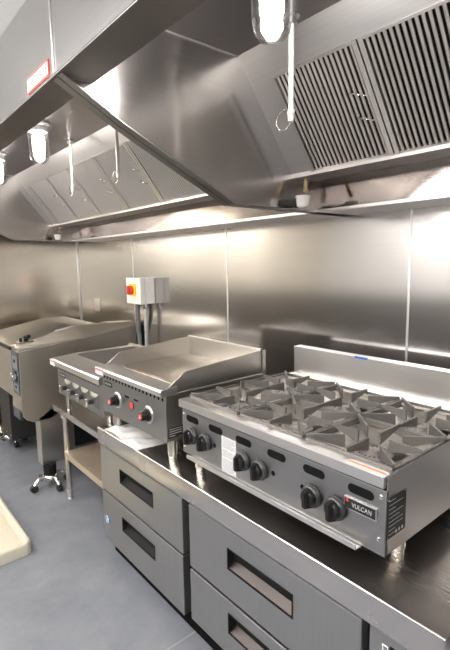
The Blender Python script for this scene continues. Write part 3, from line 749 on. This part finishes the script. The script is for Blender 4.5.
# pan shell
PL = -2.86
shell = [(-.935, 1.10), (-.95, .76), (-.93, .73), (-.10, .73), (-.06, .78), (-.06, 1.15)]
bm = BM(); prism(bm, shell, 'x', PL, PX-.20, .004); obj('pan_shell', bm, M_pan, t)
bm = BM(); prism(bm, [(-.958, 1.128), (-.962, 1.142), (-.93, 1.152), (-.5, 1.233), (-.30, 1.234), (-.28, 1.16), (-.28, 1.15), (-.5, 1.150), (-.93, 1.112)], 'x', PL+.0, PX-.132, .004)
ld = obj('lid', bm, M_pan, t)
bm = BM(); box(bm, (PL, -.966, 1.105), (PX-.17, -.95, 1.128), .003); obj('lid_shadow_gap', bm, M_darkmetal, ld)
bm = BM(); box(bm, (PX-.16, -.93, 1.162), (PX-.06, -.80, 1.170), .002); 
h = obj('hinge_plate', bm, M_chrome, ld)
bm = BM(); cyl(bm, (PX-.135, -.86, 1.19), (PX-.055, -.86, 1.205), .013, n=16); cyl(bm, (PX-.11, -.90, 1.168), (PX-.11, -.90, 1.19), .010, n=14); box(bm, (PX-.12, -.88, 1.168), (PX-.10, -.85, 1.2), .002)
obj('lid_latch', bm, M_black, h)
bm = BM(); prism(bm, [(-.66, 1.2145), (-.52, 1.238), (-.52, 1.2395), (-.66, 1.216)], 'x', PX-.125, PX-.10); obj('caution_sticker', bm, M_paper, hs, smooth=False)
# lower side box, pedestals
bm = BM(); prism(bm, [(-.845, .62), (-.845, .262), (-.60, .262), (-.60, .70), (-.72, .70)], 'x', -2.09, PX, .004); obj('pedestal', bm, M_side, t)
bm = BM(); box(bm, (PL-.16, -.86, .235), (PL+.15, -.2, .73), .004); obj('support_cabinet', bm, M_darkmetal, t)
bm = BM()
for x in (-2.98, -2.86, -2.74):
    lathe(bm, (x, -.86, .28), (0, -1, 0), [(0, .007), (.003, .006), (.004, 0)], 10)
obj('rivets', bm, M_chrome, t)
def cross_base(x, y):
    b = bpy.data.objects.new('caster_base', None); C.objects.link(b); b.parent = t; b.location = Vector((x, y, FZ))-Vector(t.location); b.empty_display_size = .05
    bm = BM(); cyl(bm, (x, y, FZ+.075), (x, y, .27), .045, n=24); obj('swivel_post', bm, M_black, b)
    bm = BM()
    for a in (0.15, 1.65, 3.3, 4.9):
        c, s = math.cos(a), math.sin(a)
        tube(bm, [(x+.03*c, y+.03*s, FZ+.085), (x+.08*c, y+.08*s, FZ+.080), (x+.108*c, y+.108*s, FZ+.062), (x+.122*c, y+.122*s, FZ+.045)], .014, 10)
    lathe(bm, (x, y, FZ+.062), (0, 0, 1), [(0, 0), (0, .055), (.025, .055), (.035, .04), (.035, 0)])
    obj('spider', bm, M_chrome, b, ang=60)
    for a in (0.15, 1.65, 3.3, 4.9):
        c, s = math.cos(a), math.sin(a); p = Vector((x+.127*c, y+.127*s, FZ+.026)); n = Vector((-s, c, 0))*.013
        bm = BM(); cyl(bm, p-n, p+n, .026, n=20); obj('wheel', bm, M_rubber, b)
cross_base(-1.98, -.80); cross_base(-3.03, -.80)
# big rounded vessel underneath at the rear
bm = BM(); prism(bm, [(-.60, .60), (-.60, .30), (-.1, .30), (-.1, .70)], 'x', -2.72, -2.09, .01); obj('gearbox', bm, M_darkmetal, t)

# ================================================================ WALL FITTINGS
t = thing('isolator_switch', 'white wall switch box with a red rotary knob on a yellow plate', 'switch', (-1.86, -.002, 1.49))
bm = BM(); box(bm, (-1.968, -.085, 1.396), (-1.752, -.002, 1.590), .004); obj('enclosure', bm, M_white, t)
bm = BM(); box(bm, (-1.970, -.128, 1.394), (-1.750, -.087, 1.592), .004); cv = obj('cover', bm, M_white, t)
bm = BM(); box(bm, (-1.905, -.140, 1.458), (-1.815, -.1275, 1.545), .003); yp = obj('yellow_plate', bm, M_yellow, cv)
bm = BM(); lathe(bm, (-1.862, -.140, 1.50), (0, -1, 0), [(0, .034), (.012, .034), (.016, .030), (.016, 0)], 28); box(bm, (-1.873, -.178, 1.467), (-1.851, -.150, 1.533), .006, 3); obj('red_knob', bm, M_red, yp)
bm = BM(); cyl(bm, (-1.80, -.060, .98), (-1.80, -.060, 1.37), .016, n=20); obj('conduit', bm, M_conduit, t)
bm = BM(); cyl(bm, (-1.80, -.060, 1.365), (-1.80, -.060, 1.397), .024, n=20); cyl(bm, (-1.80, -.060, 1.355), (-1.80, -.060, 1.367), .020, n=6); obj('conduit_fitting', bm, M_chrome, t)
bm = BM(); tube(bm, [(-1.925, -.060, 1.395), (-1.925, -.060, 1.32), (-1.928, -.056, 1.26), (-1.95, -.048, 1.20), (-1.96, -.035, 1.12), (-1.96, -.03, .98)], .018, 14); obj('flexible_conduit', bm, M_flex, t, ang=60)
t = thing('blank_cover_plate', 'small blank steel cover plate on the wall above the tilting pan', 'cover plate', (-2.80, -.001, 1.32))
bm = BM(); box(bm, (-2.86, -.006, 1.262), (-2.745, -.001, 1.378), .002); obj('plate', bm, M_rail, t)
bm = BM(); cyl(bm, (-2.80, -.008, 1.36), (-2.80, -.005, 1.36), .004, n=12); cyl(bm, (-2.80, -.008, 1.28), (-2.80, -.005, 1.28), .004, n=12); obj('screws', bm, M_chrome, t)

# ================================================================ MOP BASIN
t = thing('mop_basin', 'cream molded floor basin with a rounded rim at the lower left corner', 'basin', (-1.5, -1.6, FZ))
BZ = FZ+.07
def rrect(x0, x1, y0, y1, r, z, n=8):
    pts = []
    for cx, cy, a0 in ((x1-r, y1-r, 0), (x0+r, y1-r, PI/2), (x0+r, y0+r, PI), (x1-r, y0+r, 3*PI/2)):
        for i in range(n+1): a = a0+PI/2*i/n; pts.append((cx+r*math.cos(a), cy+r*math.sin(a), z))
    return pts
bx0, bx1, by0, by1 = -2.08, -1.245, -1.98, -1.150
bm = BM(); rings = []
for off, z, r in ((.038, FZ-.18, .03), (.034, FZ, .04), (0, FZ, .05), (0, BZ-.022, .05), (.004, BZ-.010, .05), (.014, BZ-.001, .045), (.03, BZ, .04), (.050, BZ, .03), (.056, BZ-.004, .028), (.060, BZ-.012, .026), (.068, BZ-.014, .02), (.074, BZ-.030, .02), (.065, FZ-.14, .03), (.09, FZ-.16, .02)):
    if off < .08 and z > FZ+.001: off *= .6
    rings.append([bm.verts.new(p) for p in rrect(bx0+off, bx1-off, by0+off, by1-off, r, z)])
for A, B in zip(rings, rings[1:]):
    n = len(A)
    for i in range(n): bm.faces.new((A[i], A[(i+1) % n], B[(i+1) % n], B[i]))
bm.faces.new(rings[-1]); bm.faces.new(rings[0][::-1])
obj('basin', bm, M_cream, t, ang=60)
bm = BM(); lathe(bm, ((bx0+bx1)/2, (by0+by1)/2, FZ-.16), (0, 0, 1), [(0, .05), (.004, .048), (.004, 0)]); obj('drain', bm, M_chrome, t)
